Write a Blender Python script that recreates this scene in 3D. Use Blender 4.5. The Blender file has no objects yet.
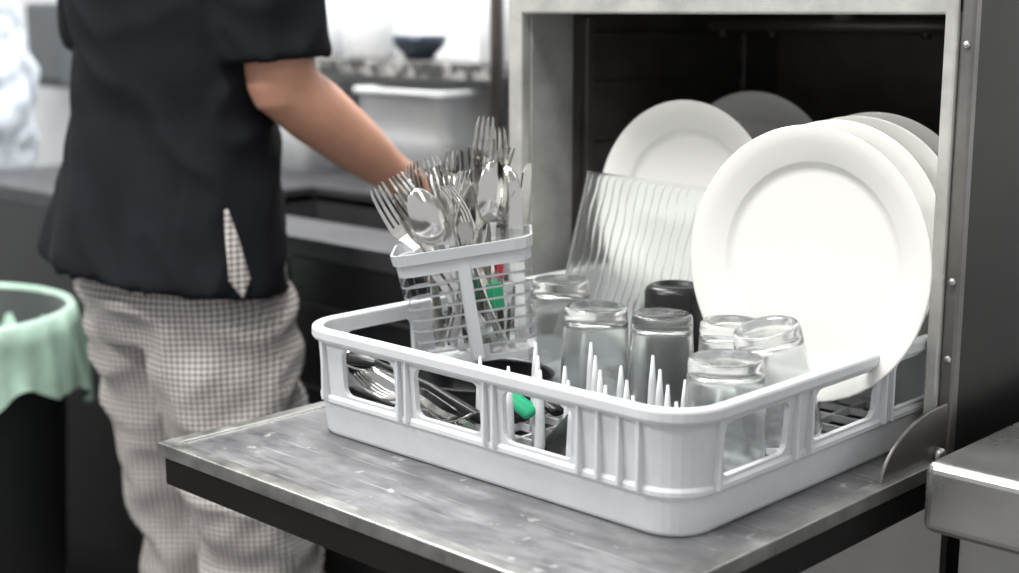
import bpy, bmesh, math, random
from mathutils import Vector, Matrix, Quaternion, noise
from mathutils.bvhtree import BVHTree
random.seed(7)
C = bpy.context
COL = C.scene.collection
C.scene.view_settings.view_transform = 'Standard'
C.scene.view_settings.exposure = 0.0

# ------------------------------------------------------------------ materials
def M(name, col, rough=0.5, metal=0.0, var=0.0, vscale=8.0, stretch=(1,1,1), bump=0.0, bscale=60.0,
      trans=0.0, ior=1.45, rvar=0.0, sss=0.0, coat=0.0, alpha=1.0, col2=None, lo=0.35, hi=0.65, spec=0.5):
    m = bpy.data.materials.new(name); m.use_nodes = True
    nt = m.node_tree; b = nt.nodes['Principled BSDF']
    c = (col[0], col[1], col[2], 1)
    b.inputs['Base Color'].default_value = c
    b.inputs['Roughness'].default_value = rough
    b.inputs['Metallic'].default_value = metal
    b.inputs['IOR'].default_value = ior
    b.inputs['Transmission Weight'].default_value = trans
    b.inputs['Coat Weight'].default_value = coat
    b.inputs['Alpha'].default_value = alpha
    b.inputs['Specular IOR Level'].default_value = spec
    if sss:
        b.inputs['Subsurface Weight'].default_value = sss
        b.inputs['Subsurface Radius'].default_value = (0.02, 0.008, 0.004)
    tc = nt.nodes.new('ShaderNodeTexCoord')
    mp = nt.nodes.new('ShaderNodeMapping'); mp.inputs['Scale'].default_value = stretch
    nt.links.new(tc.outputs['Object'], mp.inputs['Vector'])
    if var or rvar or col2:
        n = nt.nodes.new('ShaderNodeTexNoise'); n.inputs['Scale'].default_value = vscale
        n.inputs['Detail'].default_value = 8; n.inputs['Roughness'].default_value = 0.65
        nt.links.new(mp.outputs[0], n.inputs['Vector'])
        r = nt.nodes.new('ShaderNodeValToRGB')
        r.color_ramp.elements[0].position = lo; r.color_ramp.elements[1].position = hi
        if col2:
            r.color_ramp.elements[0].color = (*col2, 1); r.color_ramp.elements[1].color = c
        else:
            r.color_ramp.elements[0].color = tuple(x*(1-var) for x in col) + (1,)
            r.color_ramp.elements[1].color = tuple(min(1, x*(1+var)) for x in col) + (1,)
        nt.links.new(n.outputs['Fac'], r.inputs['Fac'])
        nt.links.new(r.outputs['Color'], b.inputs['Base Color'])
        if rvar:
            mr = nt.nodes.new('ShaderNodeMapRange')
            mr.inputs['From Min'].default_value = 0.3; mr.inputs['From Max'].default_value = 0.7
            mr.inputs['To Min'].default_value = max(0.02, rough-rvar); mr.inputs['To Max'].default_value = rough+rvar
            nt.links.new(n.outputs['Fac'], mr.inputs['Value'])
            nt.links.new(mr.outputs[0], b.inputs['Roughness'])
    if bump:
        n2 = nt.nodes.new('ShaderNodeTexNoise'); n2.inputs['Scale'].default_value = bscale
        nt.links.new(mp.outputs[0], n2.inputs['Vector'])
        bp = nt.nodes.new('ShaderNodeBump'); bp.inputs['Strength'].default_value = bump
        bp.inputs['Distance'].default_value = 0.003
        nt.links.new(n2.outputs['Fac'], bp.inputs['Height'])
        nt.links.new(bp.outputs[0], b.inputs['Normal'])
    return m

m_rack = M('rack_plastic', (0.67,0.685,0.705), 0.42, var=0.05, vscale=12, bump=0.05, bscale=200)
m_basket = M('basket_plastic', (0.58,0.60,0.62), 0.45, var=0.04)
m_porc = M('porcelain', (0.86,0.855,0.83), 0.14, coat=0.3)
m_glass = M('clear_glass', (0.90,0.92,0.92), 0.12, trans=0.97, ior=1.45, rvar=0.09, vscale=30)
m_tray = M('ribbed_glass', (0.93,0.96,0.95), 0.18, trans=0.97, ior=1.38)
m_steel = M('brushed_steel', (0.62,0.62,0.62), 0.32, 1.0, var=0.08, vscale=6, stretch=(1,1,12), rvar=0.08)
m_cut = M('cutlery_steel', (0.74,0.73,0.71), 0.16, 1.0)
m_doorrim = M('door_rim_steel', (0.40,0.40,0.385), 0.35, 0.9, var=0.2, vscale=25, rvar=0.1)
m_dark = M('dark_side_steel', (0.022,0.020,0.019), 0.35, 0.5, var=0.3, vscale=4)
m_frame = M('frame_steel', (0.60,0.60,0.57), 0.38, 0.5, var=0.14, vscale=18, rvar=0.08)
m_jamb = M('jamb_steel', (0.50,0.50,0.48), 0.5, 0.2, vscale=12, col2=(0.32,0.32,0.31))
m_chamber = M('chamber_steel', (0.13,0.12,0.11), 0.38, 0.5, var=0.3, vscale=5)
m_counter = M('counter_steel', (0.55,0.55,0.55), 0.30, 0.9, var=0.10, vscale=5, rvar=0.1)
m_black = M('black_plastic', (0.010,0.010,0.011), 0.3)
m_blackcounter = M('black_counter_front', (0.014,0.014,0.015), 0.35, 0.2)
m_sink = M('sink_steel', (0.08,0.08,0.085), 0.45, 0.6, var=0.2)
m_green = M('green_plastic', (0.02,0.36,0.18), 0.35)
m_red = M('red_plastic', (0.5,0.04,0.05), 0.35)
m_wall = M('wall_paint', (0.84,0.86,0.87), 0.6, var=0.03, vscale=2)
m_floor = M('floor_tile', (0.055,0.052,0.05), 0.45, var=0.3, vscale=3)
m_ceil = M('ceiling_paint', (0.75,0.75,0.74), 0.8, var=0.02)
m_shirt = M('shirt_cloth', (0.0105,0.0115,0.015), 0.9, var=0.25, vscale=5, bump=0.2, bscale=300, spec=0.2)
m_skin = M('skin', (0.66,0.35,0.24), 0.5, var=0.08, vscale=14, sss=0.12)
m_hair = M('hair', (0.03,0.02,0.015), 0.6, var=0.3, vscale=60)
m_shoe = M('shoe_leather', (0.015,0.015,0.015), 0.4)
m_liner = M('bin_liner', (0.40,0.57,0.47), 0.3, var=0.2, vscale=9)
m_bin = M('bin_plastic', (0.03,0.035,0.035), 0.5)
m_bag = M('plastic_bag', (0.62,0.68,0.74), 0.3, var=0.15, vscale=6)
m_white = M('white_plastic', (0.80,0.82,0.84), 0.4, var=0.03)
m_blue = M('blue_bowl_glaze', (0.02,0.03,0.05), 0.3)
m_tub = M('frosted_tub', (0.80,0.82,0.83), 0.4, trans=0.3, var=0.05)
m_granite = M('speckled_stone', (0.35,0.34,0.33), 0.4, vscale=50, col2=(0.04,0.04,0.04), lo=0.48, hi=0.6)
m_greybox = M('dispenser_plastic', (0.10,0.11,0.12), 0.4)
m_hinge = M('hinge_steel', (0.24,0.23,0.22), 0.35, 0.8, var=0.2)

def worn_steel():
    m = M('door_steel', (0.29,0.29,0.30), 0.40, 0.5, vscale=14, stretch=(1,1.8,1), rvar=0.14, col2=(0.135,0.135,0.145), lo=0.32, hi=0.68, bump=0.3, bscale=26)
    nt=m.node_tree; b=nt.nodes['Principled BSDF']
    src=b.inputs['Base Color'].links[0].from_socket
    # fine directional scratches and pale specks
    tc=nt.nodes.new('ShaderNodeTexCoord'); mx=src
    for rot,sc,lo,hi,col,k in ((0.3,(9,260,1),0.62,0.70,(0.60,0.60,0.60,1),0.45),(1.4,(7,200,1),0.64,0.72,(0.05,0.05,0.055,1),0.5),(0.0,(60,60,1),0.66,0.72,(0.70,0.70,0.70,1),0.5)):
        mp=nt.nodes.new('ShaderNodeMapping'); mp.inputs['Rotation'].default_value=(0,0,rot); mp.inputs['Scale'].default_value=sc
        nt.links.new(tc.outputs['Object'],mp.inputs['Vector'])
        n=nt.nodes.new('ShaderNodeTexNoise'); n.inputs['Scale'].default_value=1.0; n.inputs['Detail'].default_value=3
        nt.links.new(mp.outputs[0],n.inputs['Vector'])
        mr=nt.nodes.new('ShaderNodeMapRange'); mr.inputs['From Min'].default_value=lo; mr.inputs['From Max'].default_value=hi; mr.inputs['To Max'].default_value=k
        nt.links.new(n.outputs['Fac'],mr.inputs['Value'])
        mix=nt.nodes.new('ShaderNodeMixRGB'); mix.inputs['Color2'].default_value=col
        nt.links.new(mr.outputs[0],mix.inputs['Fac']); nt.links.new(mx,mix.inputs['Color1']); mx=mix.outputs[0]
    nt.links.new(mx,b.inputs['Base Color'])
    return m
m_door = worn_steel()

def gingham():
    m = bpy.data.materials.new('gingham_cloth'); m.use_nodes = True
    nt = m.node_tree; b = nt.nodes['Principled BSDF']; b.inputs['Roughness'].default_value = 0.9
    L = nt.links.new; N = nt.nodes.new
    geo = N('ShaderNodeNewGeometry'); tc = N('ShaderNodeTexCoord')
    A = (0.72, 0.69, 0); B = (-0.69, 0.72, 0)
    def dot(sock, v):
        d = N('ShaderNodeVectorMath'); d.operation = 'DOT_PRODUCT'; L(sock, d.inputs[0]); d.inputs[1].default_value = v
        return d.outputs['Value']
    def ma(op, a, b_=None):
        d = N('ShaderNodeMath'); d.operation = op
        for i, x in enumerate((a, b_)):
            if x is None: continue
            if isinstance(x, (int, float)): d.inputs[i].default_value = x
            else: L(x, d.inputs[i])
        return d.outputs[0]
    pa, pb = dot(tc.outputs['Object'], A), dot(tc.outputs['Object'], B)
    na, nb = ma('ABSOLUTE', dot(geo.outputs['Normal'], A)), ma('ABSOLUTE', dot(geo.outputs['Normal'], B))
    s = ma('GREATER_THAN', ma('SUBTRACT', na, nb), 0.25)
    u = ma('ADD', ma('MULTIPLY', s, pb), ma('MULTIPLY', ma('SUBTRACT', 1.0, s), pa))
    z = dot(tc.outputs['Object'], (0, 0, 1))
    f = 118.0
    sa = ma('GREATER_THAN', ma('FRACT', ma('ADD', ma('MULTIPLY', u, f), 1000.0)), 0.5)
    sb = ma('GREATER_THAN', ma('FRACT', ma('ADD', ma('MULTIPLY', z, f), 1000.0)), 0.5)
    t = ma('MULTIPLY', ma('ADD', sa, sb), 0.5)
    r = N('ShaderNodeValToRGB')
    r.color_ramp.elements[0].color = (0.85,0.80,0.77,1); r.color_ramp.elements[1].color = (0.13,0.12,0.125,1)
    L(t, r.inputs['Fac']); L(r.outputs['Color'], b.inputs['Base Color'])
    return m
m_check = gingham()

# ------------------------------------------------------------------ helpers
def obj(name, me, mat=None, parent=None, smooth=False):
    o = bpy.data.objects.new(name, me); COL.objects.link(o)
    if mat: me.materials.append(mat)
    if parent: o.parent = parent
    if smooth:
        for p in me.polygons: p.use_smooth = True
    return o
def from_bm(name, bm, mat=None, parent=None, smooth=False):
    bmesh.ops.recalc_face_normals(bm, faces=bm.faces)
    me = bpy.data.meshes.new(name); bm.to_mesh(me); bm.free()
    return obj(name, me, mat, parent, smooth)
def empty(name, loc=(0,0,0)):
    e = bpy.data.objects.new(name, None); COL.objects.link(e); e.location = loc; e.empty_display_size = 0.05
    return e
def add_box(bm, x0, x1, y0, y1, z0, z1):
    r = bmesh.ops.create_cube(bm, size=1.0)
    for v in r['verts']:
        v.co = Vector(((x0+x1)/2 + v.co.x*(x1-x0), (y0+y1)/2 + v.co.y*(y1-y0), (z0+z1)/2 + v.co.z*(z1-z0)))
    return r['verts']
def box(name, x0, x1, y0, y1, z0, z1, mat, parent=None, bev=0.002, seg=2):
    bm = bmesh.new(); add_box(bm, x0, x1, y0, y1, z0, z1)
    o = from_bm(name, bm, mat, parent)
    if bev:
        b = o.modifiers.new('bev', 'BEVEL'); b.width = bev; b.segments = seg; b.limit_method = 'ANGLE'
    return o
def boxes(name, lst, mat, parent=None, bev=0.0015):
    bm = bmesh.new()
    for l in lst: add_box(bm, *l)
    o = from_bm(name, bm, mat, parent)
    if bev:
        b = o.modifiers.new('bev', 'BEVEL'); b.width = bev; b.segments = 2; b.limit_method = 'ANGLE'
    return o
def lathe_me(name, prof, seg=56):
    bm = bmesh.new(); rings = []
    for r, z in prof:
        if r < 1e-6: rings.append([bm.verts.new((0,0,z))])
        else: rings.append([bm.verts.new((r*math.cos(2*math.pi*i/seg), r*math.sin(2*math.pi*i/seg), z)) for i in range(seg)])
    for a, b in zip(rings, rings[1:]):
        for i in range(seg):
            j = (i+1) % seg
            if len(a) == 1 and len(b) == 1: continue
            if len(a) == 1: bm.faces.new((a[0], b[i], b[j]))
            elif len(b) == 1: bm.faces.new((a[i], b[0], a[j]))
            else: bm.faces.new((a[i], b[i], b[j], a[j]))
    bmesh.ops.recalc_face_normals(bm, faces=bm.faces)
    me = bpy.data.meshes.new(name); bm.to_mesh(me); bm.free()
    for p in me.polygons: p.use_smooth = True
    return me
def tube(bm, pts, rad, seg=20, side=None, cap=True):
    """lofted tube; rad items r or (r_side, r_other)"""
    pts = [Vector(p) for p in pts]; rings = []
    side = Vector(side) if side else None
    prev = None
    for i, p in enumerate(pts):
        t = (pts[min(i+1, len(pts)-1)] - pts[max(i-1, 0)]).normalized()
        s = side if side else (prev if prev else (Vector((1,0,0)) if abs(t.x) < 0.9 else Vector((0,1,0))))
        s = (s - t*s.dot(t)).normalized(); prev = s; w = t.cross(s)
        ra, rb = rad[i] if isinstance(rad[i], tuple) else (rad[i], rad[i])
        rings.append([bm.verts.new(p + s*ra*math.cos(2*math.pi*k/seg) + w*rb*math.sin(2*math.pi*k/seg)) for k in range(seg)])
    for a, b in zip(rings, rings[1:]):
        for i in range(seg):
            j = (i+1) % seg; bm.faces.new((a[i], a[j], b[j], b[i]))
    if cap:
        bm.faces.new(rings[0][::-1]); bm.faces.new(rings[-1])
    return rings
def capsule(bm, pts, rad, seg=16, side=None):
    """tube with rounded ends"""
    pts = [Vector(p) for p in pts]
    r0 = rad[0] if not isinstance(rad[0], tuple) else min(rad[0]); r1 = rad[-1] if not isinstance(rad[-1], tuple) else min(rad[-1])
    d0 = (pts[0]-pts[1]).normalized(); d1 = (pts[-1]-pts[-2]).normalized()
    def sc(r, k): return (r[0]*k, r[1]*k) if isinstance(r, tuple) else r*k
    P = [pts[0]+d0*r0*0.95, pts[0]+d0*r0*0.6] + pts + [pts[-1]+d1*r1*0.6, pts[-1]+d1*r1*0.95]
    R = [sc(rad[0],0.3), sc(rad[0],0.8)] + list(rad) + [sc(rad[-1],0.8), sc(rad[-1],0.3)]
    return tube(bm, P, R, seg, side)
def ellipsoid(bm, c, r, seg=24):
    res = bmesh.ops.create_uvsphere(bm, u_segments=seg, v_segments=seg//2, radius=1.0)
    for v in res['verts']: v.co = Vector((c[0]+v.co.x*r[0], c[1]+v.co.y*r[1], c[2]+v.co.z*r[2]))
def applied(o):
    dg = C.evaluated_depsgraph_get(); dg.update()
    me = bpy.data.meshes.new_from_object(o.evaluated_get(dg))
    o.modifiers.clear(); o.data = me
    return o
def remesh(name, bm, mat, parent, voxel=0.01, smooth=4, disp=None):
    o = from_bm(name, bm, mat, parent)
    r = o.modifiers.new('r', 'REMESH'); r.mode = 'VOXEL'; r.voxel_size = voxel; r.use_smooth_shade = True
    if smooth:
        s = o.modifiers.new('s', 'SMOOTH'); s.factor = 0.5; s.iterations = smooth
    applied(o)
    if disp:
        ns = [v.normal.copy() for v in o.data.vertices]
        for v, n in zip(o.data.vertices, ns): v.co += n*disp(v.co, n)
    for p in o.data.polygons: p.use_smooth = True
    return o
def rrect(cx, cy, hx, hy, r, n=8, ns=14):
    pts = []
    cs = [(cx+hx-r, cy+hy-r, 0), (cx-hx+r, cy+hy-r, 90), (cx-hx+r, cy-hy+r, 180), (cx+hx-r, cy-hy+r, 270)]
    for k, (x, y, a0) in enumerate(cs):
        for i in range(n+1):
            a = math.radians(a0 + 90*i/n); pts.append((x+r*math.cos(a), y+r*math.sin(a), math.cos(a), math.sin(a)))
        nx_, ny_, na = cs[(k+1) % 4]; a = math.radians(a0+90)
        sx, sy = x+r*math.cos(a), y+r*math.sin(a); ex, ey = nx_+r*math.cos(a), ny_+r*math.sin(a)
        for i in range(1, ns):
            t = i/ns; pts.append((sx+(ex-sx)*t, sy+(ey-sy)*t, math.cos(a), math.sin(a)))
    return pts
def sweep(bm, path, prof, closed=True):
    rows = [[bm.verts.new((x+nx*o, y+ny*o, z)) for o, z in prof] for x, y, nx, ny in path]
    n = len(rows); m = len(prof)
    for i in range(n):
        a, b = rows[i], rows[(i+1) % n]
        for k in range(m if closed else m-1):
            l = (k+1) % m; bm.faces.new((a[k], b[k], b[l], a[l]))
    return rows
def par(o, e):
    o.parent = e; o.matrix_parent_inverse = Matrix.Translation(-Vector(e.location)); return o

# ------------------------------------------------------------------ room
box('floor', -4.8, 1.8, -1.6, 2.3, -0.1, 0.0, m_floor, bev=0)
box('wall_back', -4.8, 1.8, 2.2, 2.3, 0.0, 2.8, m_wall, bev=0)
box('wall_left', -4.9, -4.8, -1.6, 2.3, 0.0, 2.8, m_wall, bev=0)
box('ceiling', -4.8, 1.8, -1.6, 2.3, 2.8, 2.9, m_ceil, bev=0)

# ------------------------------------------------------------------ dishwasher
dw = empty('commercial_dishwasher', (-0.95, 1.6, 0.0))
def dwp(o): return par(o, dw)
XR = -0.645
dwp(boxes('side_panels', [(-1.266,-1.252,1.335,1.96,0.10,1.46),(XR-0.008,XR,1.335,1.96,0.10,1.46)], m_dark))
dwp(boxes('outer_back_and_roof', [(-1.252,XR-0.008,1.94,1.96,0.10,1.46),(-1.252,XR-0.008,1.335,1.94,1.44,1.46)], m_steel))
dwp(box('control_panel', -1.252,XR-0.006,1.322,1.345,1.235,1.44, m_steel))
dwp(boxes('front_frame', [(-1.266,-1.243,1.318,1.335,0.70,1.235),(-0.6735,-0.6590,1.318,1.335,0.70,1.235),
                          (-1.266,-0.659,1.3185,1.335,1.194,1.235)], m_frame, bev=0.003))
dwp(boxes('corner_flange', [(-0.6585,-0.6435,1.322,1.337,0.70,1.235)], m_hinge, bev=0.003))
bm = bmesh.new()
for z in (0.85, 0.93, 1.165):
    tube(bm, [(-0.6505,1.3225,z),(-0.6505,1.319,z)], [0.0045,0.0035], 12)
dwp(from_bm('frame_screws', bm, m_steel, smooth=True))
dwp(boxes('jambs', [(-1.250,-1.241,1.335,1.415,0.70,1.20),(-0.672,-0.662,1.335,1.36,0.70,1.20),(-1.25,-0.662,1.335,1.38,1.196,1.205)], m_jamb))
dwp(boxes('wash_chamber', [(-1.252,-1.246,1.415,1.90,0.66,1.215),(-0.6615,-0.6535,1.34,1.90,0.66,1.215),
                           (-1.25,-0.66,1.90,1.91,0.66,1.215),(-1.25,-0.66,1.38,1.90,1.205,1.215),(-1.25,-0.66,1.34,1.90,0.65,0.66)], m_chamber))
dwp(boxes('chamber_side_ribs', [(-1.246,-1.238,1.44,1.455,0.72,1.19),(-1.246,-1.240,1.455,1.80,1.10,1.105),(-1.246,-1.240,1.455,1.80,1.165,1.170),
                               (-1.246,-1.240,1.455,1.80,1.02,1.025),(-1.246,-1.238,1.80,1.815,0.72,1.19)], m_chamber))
dwp(boxes('rack_rails', [(-1.240,-1.205,1.34,1.89,0.735,0.7485),(-0.700,-0.665,1.36,1.89,0.735,0.7485)], m_steel))
bm = bmesh.new()
tube(bm, [(-0.96,1.62,1.205),(-0.96,1.62,1.185)], [0.02,0.02], 16)
tube(bm, [(-1.17,1.62,1.18),(-0.74,1.62,1.18)], [0.011,0.011], 12)
for x in (-1.15,-1.07,-0.85,-0.77): tube(bm, [(x,1.62,1.18),(x,1.62,1.163)], [0.008,0.005], 10)
tube(bm, [(-0.93,1.88,0.66),(-0.93,1.88,1.19)], [0.012,0.012], 12)
tube(bm, [(-0.90,1.88,0.66),(-0.90,1.88,1.19)], [0.008,0.008], 12)
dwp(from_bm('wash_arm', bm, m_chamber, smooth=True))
dwp(box('lower_front_panel', -1.252,XR-0.008,1.338,1.352,0.10,0.70, m_counter))
dwp(boxes('feet', [(-1.25,-1.21,1.37,1.41,0,0.10),(-0.70,-0.66,1.37,1.41,0,0.10),(-1.25,-1.21,1.89,1.93,0,0.10),(-0.70,-0.66,1.89,1.93,0,0.10)], m_black))
DX0, DX1, DY0, DY1 = -1.264, -0.636, 0.782, 1.316
bm = bmesh.new()
add_box(bm, DX0, DX1, DY0, DY1, 0.737, 0.752)
bm.faces.ensure_lookup_table()
top = max(bm.faces, key=lambda f: f.calc_center_median().z)
bmesh.ops.inset_region(bm, faces=[top], thickness=0.024)
bmesh.ops.inset_region(bm, faces=[top], thickness=0.003)
for v in top.verts: v.co.z -= 0.003
d = from_bm('door_inner_sheet', bm, m_doorrim)
d.data.materials.append(m_door)
for p in d.data.polygons:
    c = p.center
    if p.normal.z > 0.9 and abs(c.x-(DX0+DX1)/2) < 0.02 and abs(c.y-(DY0+DY1)/2) < 0.02: p.material_index = 1
b = d.modifiers.new('b','BEVEL'); b.width=0.0012; b.segments=2; b.limit_method='ANGLE'
dwp(d)
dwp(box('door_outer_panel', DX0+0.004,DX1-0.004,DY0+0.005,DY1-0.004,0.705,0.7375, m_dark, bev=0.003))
def quad_plate(name, x):
    bm = bmesh.new(); n = 20
    pts = [(1.316,0.742),(1.316,0.806)] + [(1.296-0.112*math.sin(math.pi/2*i/n), 0.742+0.064*math.cos(math.pi/2*i/n)) for i in range(n+1)]
    a = [bm.verts.new((x, y, z)) for y, z in pts]; b = [bm.verts.new((x+0.004, y, z)) for y, z in pts]
    bm.faces.new(a); bm.faces.new(b[::-1])
    for i in range(len(a)):
        j = (i+1) % len(a); bm.faces.new((a[i], b[i], b[j], a[j]))
    o = from_bm(name, bm, m_hinge); m = o.modifiers.new('b','BEVEL'); m.width=0.001; m.limit_method='ANGLE'
    return dwp(o)
quad_plate('hinge_plate_right', -0.648); quad_plate('hinge_plate_left', -1.262)
bm = bmesh.new(); tube(bm, [(-0.644,1.296,0.757),(-0.637,1.296,0.757)], [0.008,0.007], 16)
dwp(from_bm('hinge_bolt', bm, m_steel, smooth=True))

# ------------------------------------------------------------------ dish rack
RX, RY, HX, HY = -0.9415, 1.187, 0.2535, 0.257
Z0 = 0.7492
rk = empty('dish_rack', (RX, RY, 0.75))
def rkp(o): return par(o, rk)
yf, yb, xl, xr = RY-HY, RY+HY, RX-HX, RX+HX
path = rrect(RX, RY, HX-0.002, HY-0.002, 0.040, 8, 16)
bm = bmesh.new()
sweep(bm, path, [(-0.006,Z0),(-0.0025,Z0+0.001),(-0.001,Z0+0.004),(0.002,Z0+0.036),(0.0045,Z0+0.037),(0.006,Z0+0.039),(0.006,Z0+0.043),(0.004,Z0+0.0455),
                 (0.002,Z0+0.0465),(-0.003,Z0+0.0465),(-0.004,Z0+0.010),(-0.030,Z0+0.010),(-0.030,Z0+0.003)])
lb = from_bm('lower_band', bm, m_rack); rkp(lb)
bm = bmesh.new()
sweep(bm, path, [(0.001,Z0+0.1015),(0.007,Z0+0.1015),(0.0075,Z0+0.104),(0.012,Z0+0.105),(0.0138,Z0+0.108),(0.0138,Z0+0.1155),(0.0128,Z0+0.1175),(0.011,Z0+0.1185),(0.004,Z0+0.1185),(0.0015,Z0+0.1170),(0.001,Z0+0.115)])
rkp(from_bm('top_rim', bm, m_rack))
bm = bmesh.new()
sweep(bm, path, [(0.003,Z0+0.0455),(0.007,Z0+0.1025),(0.001,Z0+0.1025),(-0.003,Z0+0.0455)])
rb = from_bm('side_walls', bm, m_rack)
bm = bmesh.new()
zl, zh = Z0+0.049, Z0+0.1000
def cutter(x0,x1,y0,y1,axis):
    a0,a1 = (x0,x1) if axis=='y' else (y0,y1)
    r=0.010; pts=[]
    for (ca,cz,s0) in ((a1-r,zh-r,0),(a0+r,zh-r,90),(a0+r,zl+r,180),(a1-r,zl+r,270)):
        for i in range(6):
            t=math.radians(s0+90*i/5); pts.append((ca+r*math.cos(t),cz+r*math.sin(t)))
    def mk(w): return [bm.verts.new((p,w,q)) if axis=='y' else bm.verts.new((w,p,q)) for p,q in pts]
    A,B = (mk(y0),mk(y1)) if axis=='y' else (mk(x0),mk(x1))
    bm.faces.new(A); bm.faces.new(B[::-1])
    for i in range(len(A)):
        j=(i+1)%len(A); bm.faces.new((A[i],B[i],B[j],A[j]))
for a, b_ in ((-1.132,-1.050),(-1.020,-0.928),(-0.898,-0.810)):
    cutter(a, b_, yf-0.02, yf+0.02,'y'); cutter(a, b_, yb-0.02, yb+0.02,'y')
for a, b_ in ((0.983,1.084),(1.128,1.244),(1.278,1.385)):
    cutter(xr-0.02, xr+0.02, a, b_,'x'); cutter(xl-0.02, xl+0.02, a, b_,'x')
cut = from_bm('cut', bm)
bo = rb.modifiers.new('bo','BOOLEAN'); bo.object = cut; bo.operation='DIFFERENCE'; bo.solver='EXACT'
applied(rb); bpy.data.objects.remove(cut)
rkp(rb)
bl = []
for x in (-1.160,-1.041,-1.029,-0.919,-0.907,-0.801,-0.778,-0.754,-0.732):
    for (a0, a1) in ((yf-0.009, yf+0.000), (yb, yb+0.009)):
        bl.append((x-0.0018, x+0.0018, a0, a1, Z0+0.041, Z0+0.106))
for y in (0.972,1.094,1.118,1.254,1.268,1.396):
    for (a0, a1) in ((xr, xr+0.009), (xl-0.009, xl)):
        bl.append((a0, a1, y-0.0018, y+0.0018, Z0+0.041, Z0+0.106))
rkp(boxes('outer_ribs', bl, m_rack, bev=0.0008))
bl = []
n = 12
for i in range(n+1):
    t = -0.225 + 0.45*i/n
    bl.append((RX+t-0.002, RX+t+0.002, RY-0.235, RY+0.235, Z0+0.004, Z0+0.012))
    bl.append((RX-0.235, RX+0.235, RY+t-0.002, RY+t+0.002, Z0+0.005, Z0+0.0125))
rkp(boxes('floor_lattice', bl, m_rack, bev=0))

GH = 0.124
glasses = [(-1.074,1.205,0.0335,GH+0.008),(-0.970,1.146,0.0345,GH),(-0.8960,1.1665,0.0325,GH),(-0.8215,1.186,0.0325,GH),(-0.7345,1.054,0.0355,GH)]
bm = bmesh.new()
for i in range(11):
    for j in range(11):
        x = RX-0.205+0.041*i; y = RY-0.205+0.041*j
        bad = any((x-g[0])**2+(y-g[1])**2 < 0.046**2 for g in glasses)
        if (x+0.933)**2+(y-1.236)**2 < 0.043**2 or (x+0.728)**2+(y-1.15)**2 < 0.056**2: bad = True
        if x < -1.0 and 0.97 < y < 1.18: bad = True
        if y > 1.215 or bad: continue
        h = 0.108 if (i+j) % 2 == 0 else 0.090
        tube(bm, [(x,y,Z0+0.012),(x,y,Z0+0.035),(x,y,Z0+h*0.75),(x,y,Z0+h)], [0.0062,0.0054,0.0038,0.0014], 10)
for x in (RX-0.13, RX+0.01, RX+0.05, RX+0.11):
    for y in (1.365,1.405):
        tube(bm, [(x,y,Z0+0.012),(x,y,Z0+0.05)], [0.004,0.002], 8)
rkp(from_bm('prongs', bm, m_rack, smooth=True))

# ------------------------------------------------------------------ plates
def plate_me(R):
    k = R/0.138
    p = [(0,0),(0.090,0.0003),(0.0975,0.0015),(0.1005,0.0045),(0.1025,0.0055),(0.120,0.0105),(0.136,0.0165),(0.138,0.0160),(0.1375,0.0140),
         (0.120,0.0075),(0.104,0.0020),(0.098,-0.003),(0.070,-0.0035),(0.069,-0.007),(0.064,-0.007),(0.063,-0.0035),(0,-0.0035)]
    return lathe_me('dinner_plate', [(a*k, z*k) for a, z in p], 96)
def orient(o, loc, psi, lam):
    w = Vector((math.cos(psi), math.sin(psi), 0))
    n = Vector((math.sin(psi)*math.cos(lam), -math.cos(psi)*math.cos(lam), math.sin(lam)))
    y = n.cross(w)
    o.matrix_world = Matrix.Translation(loc) @ Matrix(((w.x,y.x,n.x),(w.y,y.y,n.y),(w.z,y.z,n.z))).to_4x4()
for (x,y,z,R,psi,lam) in ((-0.766,1.245,0.945,0.1405,0,3),(-0.800,1.352,0.950,0.133,0,3),(-0.800,1.396,0.952,0.133,0,3),(-0.800,1.434,0.954,0.133,0,3),
                          (-1.056,1.425,0.956,0.134,0,3),(-1.076,1.60,0.960,0.133,0,3)):
    o = obj('dinner_plate', plate_me(R), m_porc); orient(o, (x,y,z), math.radians(psi), math.radians(lam))

# ribbed square glass dish
def tray():
    nx, nz = 260, 50; W, H = 0.215, 0.205
    bm = bmesh.new(); fr, bk = [], []
    for j in range(nz+1):
        a, b = [], []
        for i in range(nx+1):
            u = i/nx-0.5; v = j/nz-0.5
            e = max(abs(u), abs(v))*2
            d = 0.010*max(0, (e-0.90)/0.10)**1.5
            xx = u*W + 0.0045*noise.noise(Vector((u*5, v*6, 3)))
            q = (xx/0.0125) % 1.0; q = abs(q-0.5)*0.0125
            wv = 0.0009*math.exp(-(q/0.0012)**2) if e < 0.95 else 0
            a.append(bm.verts.new((u*W, d-0.0022, v*H))); b.append(bm.verts.new((u*W, d+0.0022+wv, v*H)))
        fr.append(a); bk.append(b)
    for j in range(nz):
        for i in range(nx):
            bm.faces.new((fr[j][i], fr[j][i+1], fr[j+1][i+1], fr[j+1][i])); bm.faces.new((bk[j][i], bk[j+1][i], bk[j+1][i+1], bk[j][i+1]))
    for i in range(nx):
        bm.faces.new((fr[0][i], bk[0][i], bk[0][i+1], fr[0][i+1])); bm.faces.new((fr[nz][i], fr[nz][i+1], bk[nz][i+1], bk[nz][i]))
    for j in range(nz):
        bm.faces.new((fr[j][0], fr[j+1][0], bk[j+1][0], bk[j][0])); bm.faces.new((fr[j][nx], bk[j][nx], bk[j+1][nx], fr[j+1][nx]))
    o = from_bm('square_glass_dish', bm, m_tray, smooth=True)
    o.matrix_world = Matrix.Translation((-1.050,1.308,0.902)) @ Matrix.Rotation(math.radians(-16),4,'X') @ Matrix.Rotation(math.radians(2),4,'Y')
    return o
tray()

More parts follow.
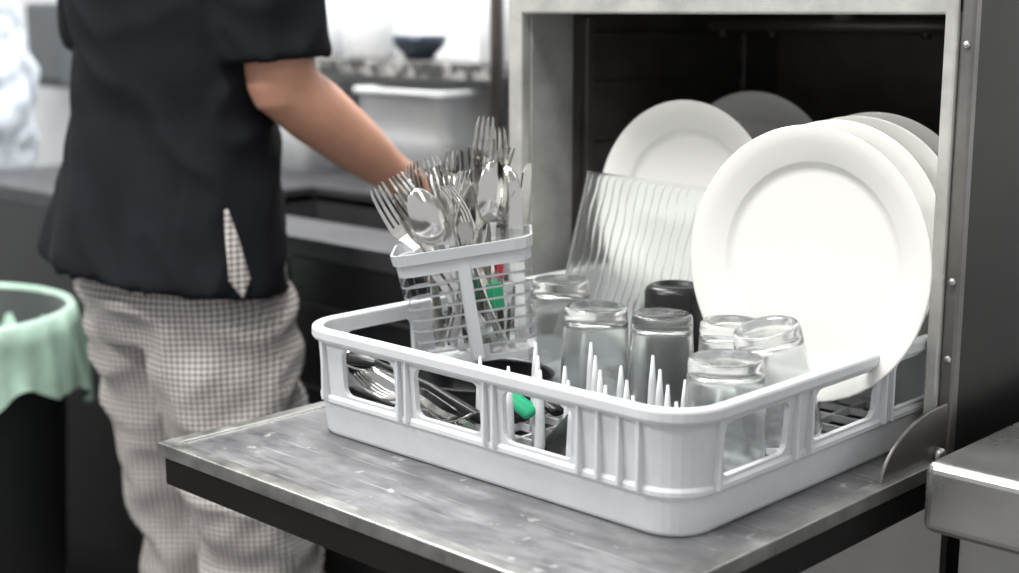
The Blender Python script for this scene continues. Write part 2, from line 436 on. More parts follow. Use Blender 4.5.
# ------------------------------------------------------------------ tumblers (upside down)
def tumbler_me(rb, h):
    rm = rb+0.0035
    return lathe_me('drinking_glass', [(0,h-0.003),(rb*0.55,h-0.0045),(rb*0.80,h-0.001),(rb*0.9,h),(rb*0.97,h-0.002),(rb,h-0.007),(rb+0.0005,h-0.018),(rb+0.0028,h*0.45),(rm,0.003),(rm,0.0008),
        (rm-0.001,0),(rm-0.002,0.0008),(rm-0.0022,0.003),(rb+0.0006,h*0.45),(rb-0.0025,h-0.022),(rb-0.006,h-0.0165),(rb*0.5,h-0.014),(0,h-0.0135)], 64)
for (x,y,r,h) in glasses:
    o = obj('drinking_glass', tumbler_me(r,h), m_glass); o.location = (x,y,Z0+0.0127); o.rotation_euler=(0,0,random.random())
o = obj('drinking_glass', tumbler_me(0.033,0.112), m_glass)
top_, bot_ = Vector((-0.746,1.134,0.899)), Vector((-0.735,1.158,0.791))
z = (top_-bot_).normalized(); o.rotation_mode='QUATERNION'; o.rotation_quaternion = z.to_track_quat('Z','Y'); o.location = bot_
o = obj('black_cup', lathe_me('black_cup', [(0,0.136),(0.020,0.136),(0.0225,0.140),(0.0265,0.140),(0.031,0.137),(0.0335,0.132),(0.0335,0.06),(0.033,0.0),(0.031,0.0),(0.031,0.06),(0.030,0.128),(0,0.130)]), m_black)
o.location = (-0.9335,1.2375,Z0+0.0127)
bowl = [(0,0.045),(0.025,0.045),(0.027,0.042),(0.05,0.02),(0.058,0.0),(0.056,0.0),(0.048,0.019),(0.025,0.04),(0,0.04)]
o = obj('black_bowl', lathe_me('black_bowl', [(a*0.85,b_) for a,b_ in bowl]), m_black); o.location = (-0.875,1.022,Z0+0.0127)
pan = [(0,0.003),(0.064,0.003),(0.070,0.010),(0.077,0.040),(0.079,0.044),(0.077,0.045),(0.074,0.040),(0.067,0.012),(0.0,0.006)]
pe = empty('black_saucepan', (-1.080,1.085,Z0+0.0127))
o = obj('pan_body', lathe_me('pan_body', [(0,0)]+[(a,b_-0.003) for a,b_ in pan]), m_black, pe)
bm = bmesh.new(); tube(bm, [(0.072,0.0,0.034),(0.09,-0.01,0.037),(0.15,-0.045,0.036)], [(0.009,0.004),(0.010,0.005),(0.008,0.005)], 12, side=(0.3,1,0))
from_bm('pan_handle', bm, m_black, pe, True)

# ------------------------------------------------------------------ cutlery
def strip(bm, pts, ws, th=0.0016, xo=None):
    rows = []
    for (x,y,z), w in zip(pts, ws):
        rows.append([bm.verts.new((x-w/2,y+th/2,z)), bm.verts.new((x+w/2,y+th/2,z)), bm.verts.new((x+w/2,y-th/2,z)), bm.verts.new((x-w/2,y-th/2,z))])
    for a, b in zip(rows, rows[1:]):
        for i in range(4):
            j = (i+1) % 4; bm.faces.new((a[i], a[j], b[j], b[i]))
    bm.faces.new(rows[0][::-1]); bm.faces.new(rows[-1])
def yprof(z):
    if z < 0.12: return 0.004*math.sin(z/0.12*math.pi)
    t = (z-0.12)/0.08; return -0.010*math.sin(t*math.pi*0.95) + 0.002*t
def fork_me():
    bm = bmesh.new()
    zs = [0,0.003,0.02,0.05,0.08,0.11,0.125,0.135,0.142,0.149,0.154]; ws = [0.008,0.0125,0.014,0.011,0.0075,0.0058,0.0070,0.012,0.019,0.0235,0.0245]
    strip(bm, [(0,yprof(z),z) for z in zs], ws)
    for k in range(4):
        x0 = (k-1.5)*0.0066
        zz = [0.152,0.165,0.178,0.190,0.197,0.2]
        strip(bm, [(x0*(1-0.05*i),yprof(z),z) for i, z in enumerate(zz)], [0.0042,0.0036,0.0033,0.003,0.0024,0.0010])
    bmesh.ops.recalc_face_normals(bm, faces=bm.faces)
    me = bpy.data.meshes.new('fork'); bm.to_mesh(me); bm.free(); me.materials.append(m_cut); return me
def spoon_me():
    bm = bmesh.new()
    zs = [0,0.003,0.02,0.05,0.08,0.11,0.125,0.137]; ws = [0.008,0.0125,0.014,0.011,0.0075,0.0055,0.0055,0.010]
    strip(bm, [(0,yprof(z)*(z<0.12),z) for z in zs], ws)
    n, m = 14, 24; rings_o = []
    for s in (0, 1):
        g = []
        for i in range(n+1):
            t = i/n; row = []
            for k in range(m):
                a = 2*math.pi*k/m
                x = 0.020*t*math.cos(a)*(1+0.10*-math.sin(a)); z = 0.166+0.034*t*math.sin(a)
                row.append(bm.verts.new((x, 0.009*(1-t*t) - 0.0015*s - 0.001, z)))
            g.append(row)
        rings_o.append(g)
    for g in rings_o:
        for i in range(1, n):
            for k in range(m):
                l=(k+1)%m; bm.faces.new((g[i][k],g[i][l],g[i+1][l],g[i+1][k]))
        bm.faces.new(g[1])
    for k in range(m):
        l=(k+1)%m; bm.faces.new((rings_o[0][n][k],rings_o[0][n][l],rings_o[1][n][l],rings_o[1][n][k]))
    loose = [v for v in bm.verts if not v.link_faces]; bmesh.ops.delete(bm, geom=loose, context='VERTS')
    bmesh.ops.recalc_face_normals(bm, faces=bm.faces)
    me = bpy.data.meshes.new('spoon'); bm.to_mesh(me); bm.free(); me.materials.append(m_cut)
    for p in me.polygons: p.use_smooth = len(p.vertices)==4 and p.center.z>0.135
    return me
def knife_me():
    bm = bmesh.new()
    zs=[0,0.003,0.03,0.08,0.085,0.10,0.15,0.19,0.2]; ws=[0.010,0.014,0.015,0.011,0.014,0.018,0.019,0.014,0.004]
    strip(bm, [((w-0.014)*0.3,0,z) for z,w in zip(zs,ws)], ws, 0.0022)
    bmesh.ops.recalc_face_normals(bm, faces=bm.faces)
    me = bpy.data.meshes.new('knife'); bm.to_mesh(me); bm.free(); me.materials.append(m_cut); return me
FK, SP, KN = fork_me(), spoon_me(), knife_me()
Rv = Vector((0.7218,0.6921,0)); Hv = Vector((-0.6921,0.7218,0)); Zv = Vector((0,0,1))
BC = Vector((-1.096,1.097,0.820))
cut_e = empty('cutlery', BC)
def put(me, base, tip, spin, nm):
    o = bpy.data.objects.new(nm, me); COL.objects.link(o)
    z = (tip-base); L = z.length; z.normalize()
    y = (-Hv*math.cos(spin) + Rv*math.sin(spin)); y = (y - z*y.dot(z)).normalized(); x = y.cross(z)
    s = L/0.2
    mw = Matrix.Translation(base) @ Matrix(((x.x,y.x,z.x),(x.y,y.y,z.y),(x.z,y.z,z.z))).to_4x4() @ Matrix.Diagonal((min(s,1.08),1,s,1))
    o.parent = cut_e; o.matrix_parent_inverse = Matrix.Translation(-BC); o.matrix_basis = mw
    return o
def bp(r, h, z): return BC + Rv*r + Hv*h + Zv*z
items = [
 (FK,(0.005,-0.020,0.010),(-0.112,-0.030,0.193),0.5),
 (FK,(0.012,-0.005,0.008),(-0.092,-0.012,0.203),-0.4),
 (FK,(-0.005,0.010,0.008),(-0.076,0.015,0.213),0.9),
 (SP,(0.010,-0.022,0.008),(-0.070,-0.032,0.190),0.2),
 (FK,(0.000,-0.018,0.008),(-0.054,-0.020,0.223),-0.2),
 (FK,(0.022,0.010,0.008),(-0.040,0.020,0.216),0.6),
 (SP,(0.000,0.018,0.008),(-0.050,0.030,0.207),1.0),
 (FK,(-0.020,-0.020,0.008),(-0.016,-0.030,0.210),0.7),
 (FK,(-0.030,0.000,0.008),(0.010,-0.006,0.220),-0.7),
 (FK,(-0.010,0.015,0.008),(0.006,0.018,0.264),0.3),
 (FK,(0.004,0.022,0.008),(0.018,0.030,0.252),-0.3),
 (SP,(0.010,-0.010,0.008),(0.016,-0.010,0.218),0.6),
 (SP,(0.020,0.008,0.008),(0.028,0.012,0.210),-0.5),
 (FK,(-0.040,-0.018,0.010),(-0.008,-0.028,0.196),1.3),
 (KN,(0.035,0.015,0.010),(0.052,0.020,0.212),0.9),
 (SP,(-0.035,0.018,0.010),(-0.028,0.024,0.200),0.3),
 (KN,(0.045,-0.010,0.008),(0.038,-0.012,0.186),0.2),
 (FK,(0.030,-0.024,0.008),(-0.036,-0.034,0.194),-0.9),
 (FK,(0.032,0.024,0.008),(-0.006,0.034,0.232),0.1),
 (KN,(-0.045,0.005,0.008),(-0.064,0.008,0.180),0.5),
 (FK,(-0.02,0.026,0.008),(0.030,0.030,0.230),0.5),
 (FK,(0.02,-0.012,0.008),(-0.096,-0.005,0.180),0.1),
 (FK,(-0.01,0.0,0.008),(-0.028,0.0,0.228),0.4),
]
for k,(me,b_,t_,s_) in enumerate(items):
    put(me, bp(*b_), bp(*t_), s_, me.name+'_%d'%(k+1))
LE = Vector((-1.05,0.99,0.78))
le = empty('loose_utensils', LE)
def lay(me, a, b_, nm, mat=None):
    o = bpy.data.objects.new(nm, me); COL.objects.link(o)
    a=Vector(a); b_=Vector(b_); z=(b_-a).normalized(); y=(Zv - z*z.z).normalized(); x=y.cross(z)
    o.parent=le; o.matrix_parent_inverse=Matrix.Translation(-LE)
    o.matrix_basis = Matrix.Translation(a) @ Matrix(((x.x,y.x,z.x),(x.y,y.y,z.y),(x.z,y.z,z.z))).to_4x4()
lay(SP,(-1.000,0.962,0.785),(-1.165,0.965,0.832),'spoon_1'); lay(FK,(-1.16,0.975,0.770),(-0.975,0.960,0.805),'fork_1'); lay(FK,(-0.95,0.982,0.770),(-1.13,0.955,0.815),'fork_2')
bm = bmesh.new()
capsule(bm, [(-0.980,0.977,0.795),(-1.04,0.967,0.817),(-1.12,0.962,0.830)], [0.007,0.005,0.004], 12)
capsule(bm, [(-1.120,0.962,0.830),(-1.145,0.962,0.833),(-1.168,0.964,0.833)], [(0.006,0.004),(0.020,0.006),(0.013,0.005)], 12, side=(0,1,0.2))
capsule(bm, [(-0.96,0.964,0.773),(-1.05,0.960,0.775),(-1.16,0.964,0.785)], [0.008,0.010,0.012], 12)
par(from_bm('black_ladle', bm, m_black, None, True), le)
bm = bmesh.new()
capsule(bm, [(-0.945,1.015,0.800),(-0.975,1.006,0.818),(-0.992,1.003,0.826)], [(0.011,0.006),(0.009,0.006),(0.007,0.005)], 12, side=(0,1,0.3))
par(from_bm('green_brush_handle', bm, m_green, None, True), le)

# ------------------------------------------------------------------ cutlery basket
bk = empty('cutlery_basket')
bm = bmesh.new()
ncol = 36; nrow=8; lev = [0.0]+[0.007+0.0126*i for i in range(nrow+1)]
def ring(t, n=ncol):
    hx = 0.0640+0.0110*t; hy = 0.036+0.009*t; out = []
    P = rrect(0,0,hx,hy,0.014,4,10)
    Ls=[0]
    for i in range(len(P)): a=P[i]; b=P[(i+1)%len(P)]; Ls.append(Ls[-1]+math.hypot(a[0]-b[0],a[1]-b[1]))
    for k in range(n):
        s=Ls[-1]*k/n; i=max(j for j in range(len(P)) if Ls[j]<=s+1e-9); a=P[i]; b=P[(i+1)%len(P)]
        f=(s-Ls[i])/max(1e-9,(Ls[i+1]-Ls[i])); out.append((a[0]+(b[0]-a[0])*f,a[1]+(b[1]-a[1])*f))
    return out
rows=[]
H=0.131
for zl_ in lev: rows.append([bm.verts.new((x,y,zl_)) for x,y in ring(zl_/H)])
slots=[]
for idx,(a,b) in enumerate(zip(rows,rows[1:])):
    for i in range(ncol):
        j=(i+1)%ncol; f=bm.faces.new((a[i],a[j],b[j],b[i]))
        c=f.calc_center_median()
        center = abs(c.x)<0.0070 and abs(c.y)>0.03
        if idx>=1 and not center: slots.append(f)
bmesh.ops.inset_individual(bm, faces=slots, thickness=0.0034, depth=0)
bmesh.ops.delete(bm, geom=slots, context='FACES_ONLY')
bm.faces.new(rows[0][::-1])
r1=[bm.verts.new((x,y,0.118)) for x,y in ring(0.118/H)]
r2=[bm.verts.new((x*1.035,y*1.06,0.119)) for x,y in ring(0.118/H)]
r3=[bm.verts.new((x*1.04,y*1.07,H)) for x,y in ring(1)]
for a,b in ((rows[-1],r1),(r1,r2),(r2,r3)):
    for i in range(ncol):
        j=(i+1)%ncol; bm.faces.new((a[i],a[j],b[j],b[i]))
bo = from_bm('basket_body', bm, m_basket, bk)
s=bo.modifiers.new('s','SOLIDIFY'); s.thickness=0.0024; s.offset=-1
bm=bmesh.new()
add_box(bm,-0.006,0.006,-0.0445,-0.039,0.004,0.120)
cr=from_bm('centre_rib', bm, m_basket, bk)
for v in cr.data.vertices:
    if v.co.z<0.05: v.co.y+=0.0035
roll=math.radians(9.0)
xr_=Rv*math.cos(roll)+Zv*math.sin(roll); zr_=Zv*math.cos(roll)-Rv*math.sin(roll)
bk.matrix_world = Matrix.Translation(BC) @ Matrix(((xr_.x,Hv.x,zr_.x),(xr_.y,Hv.y,zr_.y),(xr_.z,Hv.z,zr_.z))).to_4x4()
bm=bmesh.new(); add_box(bm, 0.018, 0.036, -0.018, -0.012, 0.050, 0.080); from_bm('green_handle', bm, m_green, bk)
bm=bmesh.new(); add_box(bm, 0.034, 0.040, -0.014, -0.008, 0.085, 0.105); from_bm('red_handle', bm, m_red, bk)

# ------------------------------------------------------------------ steel worktop, right
rw = empty('steel_worktop', (-0.2,1.6,0))
par(box('top_slab', -0.606, 0.6, 1.195, 2.0, 0.712, 0.782, m_counter, bev=0.010, seg=4), rw)
par(box('cabinet', -0.585, 0.58, 1.235, 1.98, 0.12, 0.712, m_counter), rw)
par(boxes('legs', [(-0.57,-0.53,1.25,1.29,0,0.12),(0.53,0.57,1.25,1.29,0,0.12),(-0.57,-0.53,1.92,1.96,0,0.12),(0.53,0.57,1.92,1.96,0,0.12)], m_steel), rw)

# ------------------------------------------------------------------ sink counter, left
sc = empty('sink_counter', (-2.2,1.7,0))
X0,X1 = -3.05,-1.285
par(boxes('worktop', [(X0,X1,1.38,1.52,0.812,0.845),(X0,X1,1.82,2.195,0.812,0.845),(X0,-2.30,1.52,1.82,0.812,0.845),(-1.40,X1,1.52,1.82,0.812,0.845)], m_sink, bev=0.003), sc)
par(boxes('sink_basin', [(-2.31,-2.30,1.51,1.83,0.60,0.83),(-1.40,-1.39,1.51,1.83,0.60,0.83),(-2.30,-1.40,1.51,1.52,0.60,0.83),(-2.30,-1.40,1.82,1.83,0.60,0.83),(-2.31,-1.39,1.51,1.83,0.59,0.60)], m_sink), sc)
par(box('front_apron', X0,X1,1.384,1.40,0.14,0.812, m_blackcounter), sc)
par(boxes('carcass', [(X0,X0+0.02,1.40,2.19,0.0,0.812),(X1-0.02,X1,1.40,2.19,0.0,0.812),(X0,X1,1.44,1.46,0.0,0.14)], m_blackcounter), sc)
par(boxes('drawer_lines', [(X1-0.55,X1-0.01,1.380,1.3845,0.735,0.739),(X1-0.55,X1-0.01,1.378,1.3845,0.60,0.604)], m_sink, bev=0), sc)
fc = empty('sink_tap', (-1.815,1.86,0.8455))
bm=bmesh.new()
tube(bm,[(0,0,0),(0,0,0.02)],[0.028,0.028],20); tube(bm,[(0,0,0.02),(0,0,0.80)],[0.013,0.013],14)
tube(bm,[(0,0,0.05),(0.04,-0.08,0.06),(0.06,-0.14,0.045)],[0.010]*3,14)
from_bm('riser_and_spout', bm, m_hinge, fc, True)

box('wall_shelf', -3.00,-1.30,1.99,2.198,1.062,1.095, m_granite)
def tub(name, x, y, z, w, d, h, mat=m_tub):
    e = empty(name, (x,y,z)); bm=bmesh.new()
    P0=rrect(0,0,w/2-0.015,d/2-0.015,0.03,5,4)
    rows=[[bm.verts.new((px*(0.9+0.1*t),py*(0.9+0.1*t),h*t)) for px,py,_,_ in P0] for t in (0,0.5,1)]
    rows.append([bm.verts.new((px+nx*0.014,py+ny*0.014,h)) for px,py,nx,ny in P0])
    rows.append([bm.verts.new((px+nx*0.014,py+ny*0.014,h-0.012)) for px,py,nx,ny in P0])
    for a,b in zip(rows,rows[1:]):
        for i in range(len(a)):
            j=(i+1)%len(a); bm.faces.new((a[i],a[j],b[j],b[i]))
    bm.faces.new(rows[0][::-1])
    o=from_bm('tub_body',bm,mat,e,True); s=o.modifiers.new('s','SOLIDIFY'); s.thickness=0.003; s.offset=-1
    return e
tub('plastic_storage_tub', -2.17,2.02,0.8475,0.30,0.20,0.195)
tub('plastic_storage_tub', -1.62,2.02,0.8475,0.26,0.20,0.175)
tub('plastic_storage_tub', -2.62,2.02,0.8475,0.30,0.20,0.185)
jar=[(0,0),(0.05,0),(0.055,0.005),(0.055,0.13),(0.050,0.14),(0.050,0.16),(0.046,0.165),(0,0.165)]
for (x,y,s,mt) in ((-2.44,2.10,1.0,m_white),(-2.00,2.09,1.2,m_white),(-1.84,2.10,0.9,m_tub),(-2.62,2.10,1.0,m_white)):
    o=obj('storage_jar', lathe_me('storage_jar',[(a*s,b_*s) for a,b_ in jar]), mt); o.location=(x,y,1.0955)
o=obj('blue_bowl', lathe_me('blue_bowl',[(0,0),(0.03,0),(0.035,0.01),(0.055,0.03),(0.060,0.050),(0.057,0.050),(0.050,0.03),(0.03,0.015),(0,0.012)]), m_blue); o.location=(-2.27,2.09,1.0955)

de=empty('towel_dispenser',(-3.83,2.12,0.0))
box('dispenser_body', -0.10,0.10,-0.06,0.05,0.98,1.22, m_greybox, de, bev=0.015, seg=4)
box('dispenser_slot', -0.08,0.08,-0.064,-0.055,0.99,1.01, m_black, de)
bm=bmesh.new(); tube(bm,[(0.13,0.03,0),(0.13,0.03,1.75)],[0.022,0.022],20); tube(bm,[(0.13,0.03,1.15),(0.08,0.0,1.15)],[0.012,0.012],12)
tube(bm,[(0.13,0.03,0),(0.13,0.03,0.012)],[0.05,0.045],20)
from_bm('post',bm,m_steel,de,True)
be=empty('hanging_plastic_bag',(-3.60,1.58,0))
bm=bmesh.new(); tube(bm,[(0,0.0,0),(0,0,1.55)],[0.014,0.014],14); tube(bm,[(0,0,1.50),(0.16,0,1.52),(0.28,0,1.50)],[0.009]*3,10)
tube(bm,[(0,0,0),(0,0,0.02)],[0.18,0.17],24); from_bm('stand',bm,m_steel,be,True)
bm=bmesh.new(); pts=[(0.24,0,1.50-0.85*t) for t in (0,0.05,0.15,0.3,0.5,0.7,0.9,1.0)]
tube(bm,pts,[0.02,0.07,0.12,0.15,0.17,0.17,0.13,0.03],40)
def crump(c,n): return 0.03*(abs(noise.noise(c*9))-0.2)+0.012*noise.noise(c*26)
remesh('bag',bm,m_bag,be,0.015,1,crump)

# ------------------------------------------------------------------ waste bin
wb=empty('waste_bin',(-2.46,1.07,0))
o=obj('bin_body', lathe_me('bin_body',[(0,0),(0.19,0),(0.20,0.01),(0.235,0.64),(0.245,0.65),(0.245,0.67),(0.228,0.67),(0.19,0.03),(0,0.03)]), m_bin, wb)
bm=bmesh.new(); rows=[]; seg=144
for (r_,z_,am) in ((0.10,0.50,0.03),(0.19,0.54,0.02),(0.222,0.60,0.010),(0.238,0.670,0.003),(0.243,0.679,0.002),(0.252,0.675,0.003),(0.256,0.64,0.009),(0.262,0.59,0.016),(0.268,0.525,0.022)):
    row=[]
    for i in range(seg):
        a=2*math.pi*i/seg; w=math.sin(a*17+z_*14)*0.6+math.sin(a*29+2-z_*10)*0.5+0.8*noise.noise(Vector((math.cos(a)*5,math.sin(a)*5,z_*6)))
        zz = z_ + (0.03*math.sin(a*3+1)+0.012*math.sin(a*11) if z_<0.56 and r_>0.25 else 0)
        if r_<0.21: zz += 0.05*noise.noise(Vector((math.cos(a)*2,math.sin(a)*2,z_*9)))
        row.append(bm.verts.new(((r_+am*w*0.5)*math.cos(a),(r_+am*w*0.5)*math.sin(a),zz)))
    rows.append(row)
for a,b in zip(rows,rows[1:]):
    for i in range(seg):
        j=(i+1)%seg; bm.faces.new((a[i],a[j],b[j],b[i]))
bm.faces.new(rows[0])
from_bm('bin_liner',bm,m_liner,wb,True)

# ------------------------------------------------------------------ kitchen worker
kw=empty('kitchen_worker',(-1.80,1.2,0))
def kp(o): return par(o, kw)
CX,CY=-1.812,1.172
bm=bmesh.new()
tube(bm,[(CX,CY,0.90),(CX,CY,1.10),(CX,CY,1.30),(CX,CY,1.42),(CX,CY+0.005,1.49)],[(0.13,0.09),(0.13,0.09),(0.15,0.095),(0.15,0.08),(0.06,0.055)],24,side=(1,0,0))
capsule(bm,[(CX,CY+0.005,1.46),(CX,CY+0.02,1.56),(CX,CY+0.035,1.62)],[0.062,0.056,0.058],20)
ellipsoid(bm,(CX,CY+0.045,1.685),(0.076,0.096,0.108)); ellipsoid(bm,(CX,CY+0.075,1.625),(0.052,0.055,0.05))
capsule(bm,[(CX,CY+0.135,1.70),(CX,CY+0.155,1.665)],[0.009,0.015],12)
ellipsoid(bm,(CX,CY+0.128,1.628),(0.024,0.012,0.009)); ellipsoid(bm,(CX,CY+0.128,1.616),(0.022,0.011,0.008))
ellipsoid(bm,(CX,CY+0.118,1.592),(0.022,0.018,0.016))
for s in (-1,1):
    ellipsoid(bm,(CX+s*0.077,CY+0.04,1.675),(0.010,0.020,0.033)); ellipsoid(bm,(CX+s*0.032,CY+0.125,1.715),(0.024,0.014,0.007))
sh=(-1.630,1.200,1.400); el=(-1.606,1.218,1.098); wr=(-1.588,1.438,0.940)
capsule(bm,[(-1.72,1.18,1.41),sh,(-1.618,1.206,1.28),(-1.610,1.212,1.17),el],[0.055,0.060,0.056,0.053,0.049],24)
capsule(bm,[el,(-1.602,1.272,1.058),(-1.597,1.338,1.010),(-1.591,1.398,0.964),wr],[0.047,0.048,0.042,0.032,0.028],24)
def hand(wx,wy,wz,s):
    w=Vector((wx,wy,wz))
    P=lambda a,b,c: (wx+s*a, wy+b, wz+c)
    capsule(bm,[w,P(-0.004,0.030,-0.020),P(-0.008,0.060,-0.038)],[(0.026,0.018),(0.036,0.016),(0.040,0.014)],16,side=(1,0,0))
    for k,(fx,L) in enumerate(((0.026,0.9),(0.008,1.0),(-0.011,0.95),(-0.029,0.75))):
        capsule(bm,[P(fx-0.006,0.055,-0.036),P(fx-0.004,0.055+0.034*L,-0.046),P(fx-0.004,0.055+0.050*L,-0.064),P(fx-0.003,0.055+0.048*L,-0.086)],[0.0095,0.0088,0.008,0.0068],12)
    capsule(bm,[P(-0.022,0.018,-0.018),P(-0.044,0.040,-0.038),P(-0.050,0.062,-0.060),P(-0.046,0.074,-0.080)],[0.013,0.011,0.0095,0.008],12)
hand(wr[0],wr[1],wr[2],1)
sh2=(-1.985,1.195,1.400); el2=(-2.08,1.23,1.11); wr2=(-2.13,1.425,0.945)
capsule(bm,[(-1.90,1.18,1.41),sh2,(-2.03,1.21,1.26),el2],[0.055,0.060,0.053,0.046],20)
capsule(bm,[el2,(-2.095,1.29,1.06),(-2.115,1.36,0.998),wr2],[0.045,0.044,0.035,0.027],20)
hand(wr2[0],wr2[1],wr2[2],-1)
for x in (-1.725,-1.885):
    capsule(bm,[(x,1.18,0.86),(x,1.225,0.50),(x,1.265,0.10)],[0.07,0.05,0.035],16)
body=kp(remesh('body_skin',bm,m_skin,None,0.005,4))
bm=bmesh.new()
for s in (-1,1): ellipsoid(bm,(CX+s*0.031,CY+0.127,1.695),(0.013,0.010,0.011),16)
eyes=kp(from_bm('eyes',bm,m_white,None,True))
bm=bmesh.new()
for s in (-1,1): ellipsoid(bm,(CX+s*0.031,CY+0.1345,1.695),(0.005,0.004,0.005),12)
kp(from_bm('irises',bm,m_hair,None,True))
bm=bmesh.new(); ellipsoid(bm,(CX,CY+0.025,1.712),(0.087,0.100,0.100)); ellipsoid(bm,(CX,CY-0.01,1.66),(0.075,0.066,0.075))
kp(remesh('hair',bm,m_hair,None,0.008,2,lambda c,n:0.003*noise.noise(c*70)))
bm=bmesh.new()
zs=[0.818,0.830,0.88,0.96,1.05,1.15,1.25,1.34,1.41,1.455,1.495]
rr=[(0.216,0.168),(0.216,0.168),(0.205,0.156),(0.190,0.140),(0.178,0.127),(0.180,0.127),(0.184,0.126),(0.188,0.120),(0.182,0.105),(0.12,0.085),(0.068,0.064)]
tube(bm,[(CX+0.004-0.018*max(0,(1.0-z)/0.2),CY+0.002-0.018*max(0,(1.0-z)/0.2),z) for z in zs],rr,48,side=(1,0,0))
tube(bm,[(-1.76,1.18,1.41),(-1.655,1.195,1.405),(-1.628,1.202,1.33),(-1.618,1.206,1.22),(-1.612,1.210,1.130)],[0.06,0.078,0.079,0.075,0.077],32)
tube(bm,[(-1.87,1.18,1.41),(-1.965,1.192,1.405),(-2.010,1.205,1.33),(-2.045,1.215,1.22),(-2.065,1.226,1.145)],[0.06,0.075,0.076,0.072,0.074],32)
tube(bm,[(CX,CY+0.005,1.46),(CX,CY+0.008,1.535)],[(0.078,0.072),(0.070,0.066)],32,side=(1,0,0))
def wr_s(c,n):
    if abs(n.z)>0.8: return 0
    f=noise.noise(Vector((c.x*5,c.y*5,c.z*2.4)))
    g=noise.noise(Vector((c.x*12+c.z*9,c.y*12-c.z*4,c.z*6)))
    h=noise.noise(Vector((c.x*26+c.z*10,c.y*26,c.z*12)))
    ang=math.atan2(c.y-CY,c.x-CX); hemk=max(0,(1.0-c.z)/0.18)
    torso = 1 if c.x<-1.66 else 0.5
    ridge = (1-abs(g)*2.2)
    return 0.009*f*torso+0.009*ridge-0.002+0.002*h+0.006*hemk*math.sin(ang*7+0.6)*torso
shirt=kp(remesh('shirt',bm,m_shirt,None,0.0075,3,wr_s))
bm=bmesh.new()
tube(bm,[(-1.805,1.180,0.925),(-1.805,1.176,0.87),(-1.805,1.174,0.80),(-1.805,1.185,0.735)],[(0.145,0.10),(0.168,0.126),(0.182,0.146),(0.154,0.124)],40,side=(1,0,0))
for x in (-1.722,-1.888):
    tube(bm,[(x,1.180,0.82),(x,1.190,0.70),(x,1.212,0.55),(x,1.228,0.42),(x,1.250,0.28),(x,1.268,0.12),(x,1.272,0.06)],[(0.088,0.118),(0.097,0.120),(0.092,0.106),(0.088,0.096),(0.086,0.092),(0.082,0.090),(0.080,0.092)],32,side=(1,0,0))
def wr_t(c,n):
    f=noise.noise(Vector((c.x*5,c.y*5,c.z*3)))
    g=noise.noise(Vector((c.x*8+c.z*9,c.y*8-c.z*7,c.z*6)))
    h=noise.noise(Vector((c.x*20,c.y*20-c.z*12,c.z*13)))
    return 0.010*f+0.014*(0.4-abs(g)*2)+0.005*h
kp(remesh('trousers',bm,m_check,None,0.008,3,wr_t))
bm=bmesh.new()
for x in (-1.722,-1.888):
    capsule(bm,[(x,1.235,0.045),(x,1.30,0.045),(x,1.37,0.036)],[(0.040,0.044),(0.048,0.044),(0.044,0.035)],20,side=(1,0,0))
    capsule(bm,[(x,1.262,0.05),(x,1.265,0.12)],[0.045,0.045],16)
    add_box(bm,x-0.042,x+0.042,1.20,1.39,0.0,0.02)
kp(remesh('shoes',bm,m_shoe,None,0.006,2))
shirt_bvh=BVHTree.FromPolygons([v.co.copy() for v in shirt.data.vertices],[tuple(p.vertices) for p in shirt.data.polygons])
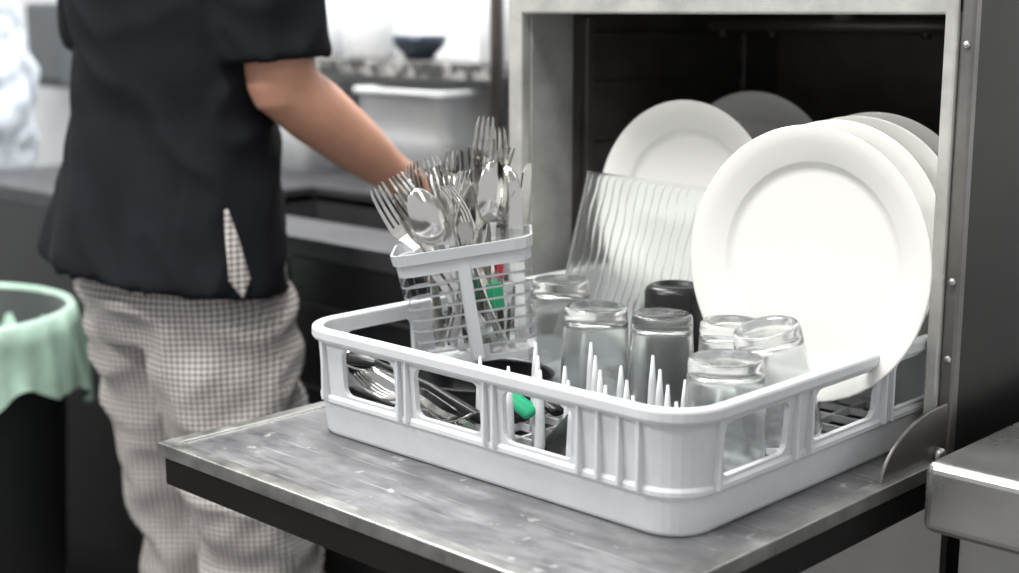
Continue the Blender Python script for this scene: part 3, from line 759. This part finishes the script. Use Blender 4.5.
def vent():
    bm=bmesh.new(); rows=[]; nz=30; nx=6
    d=Vector((0.975,-0.22,0)).normalized()
    t=Vector((0.22,0.975,0)).normalized()
    for j in range(nz+1):
        f=j/nz; z=0.930-0.124*f; w=0.002+0.017*f**0.8 if f<0.8 else 0.0163-(f-0.8)*0.075
        row=[]
        for i in range(nx+1):
            s=(i/nx-0.5)*2*w + 0.016*f
            o=Vector((CX,CY,z))+t*s+d*0.5
            hit=shirt_bvh.ray_cast(Vector((o.x,o.y,max(z,0.830))),-d)
            p=hit[0] if hit[0] else o-d*0.3
            row.append(bm.verts.new((p.x+d.x*0.0035,p.y+d.y*0.0035,z)))
        rows.append(row)
    for a,b in zip(rows,rows[1:]):
        for i in range(nx): bm.faces.new((a[i],a[i+1],b[i+1],b[i]))
    o=kp(from_bm('side_vent_lining',bm,m_check,None,True)); s=o.modifiers.new('s','SOLIDIFY'); s.thickness=0.002
vent()

# ------------------------------------------------------------------ lights
def area(name,loc,sx,sy,e,col=(1,1,1),tgt=None):
    l=bpy.data.lights.new(name,'AREA'); l.shape='RECTANGLE'; l.size=sx; l.size_y=sy; l.energy=e; l.color=col
    o=bpy.data.objects.new(name,l); COL.objects.link(o); o.location=loc
    if tgt: o.rotation_euler=(Vector(tgt)-Vector(loc)).to_track_quat('-Z','Y').to_euler()
    return o
area('ceiling_light',(-1.1,0.45,2.75),1.3,0.4,47,(1,0.985,0.95))
area('ceiling_light',(-2.5,1.5,2.75),1.5,0.4,84,(1,0.99,0.98))
area('ceiling_light',(-1.9,-0.9,2.75),1.3,0.4,58,(1,0.985,0.95))
area('ceiling_light',(0.7,0.3,2.75),1.3,0.4,10,(1,0.985,0.95))
w=bpy.data.worlds.new('kitchen_ambient'); C.scene.world=w; w.use_nodes=True
bg=w.node_tree.nodes['Background']; bg.inputs[0].default_value=(0.99,0.99,1.0,1); bg.inputs[1].default_value=0.58

# ------------------------------------------------------------------ camera
cam=bpy.data.cameras.new('camera'); co=bpy.data.objects.new('camera',cam); COL.objects.link(co)
co.location=(0,0,1.198); th=math.radians(10.98)
F=Vector((-0.6921*math.cos(th),0.7218*math.cos(th),-math.sin(th)))
co.rotation_euler=F.to_track_quat('-Z','Y').to_euler()
cam.lens=50.24; cam.sensor_width=36; cam.clip_start=0.05
cam.dof.use_dof=True; cam.dof.focus_distance=1.42; cam.dof.aperture_fstop=3.2
C.scene.camera=co
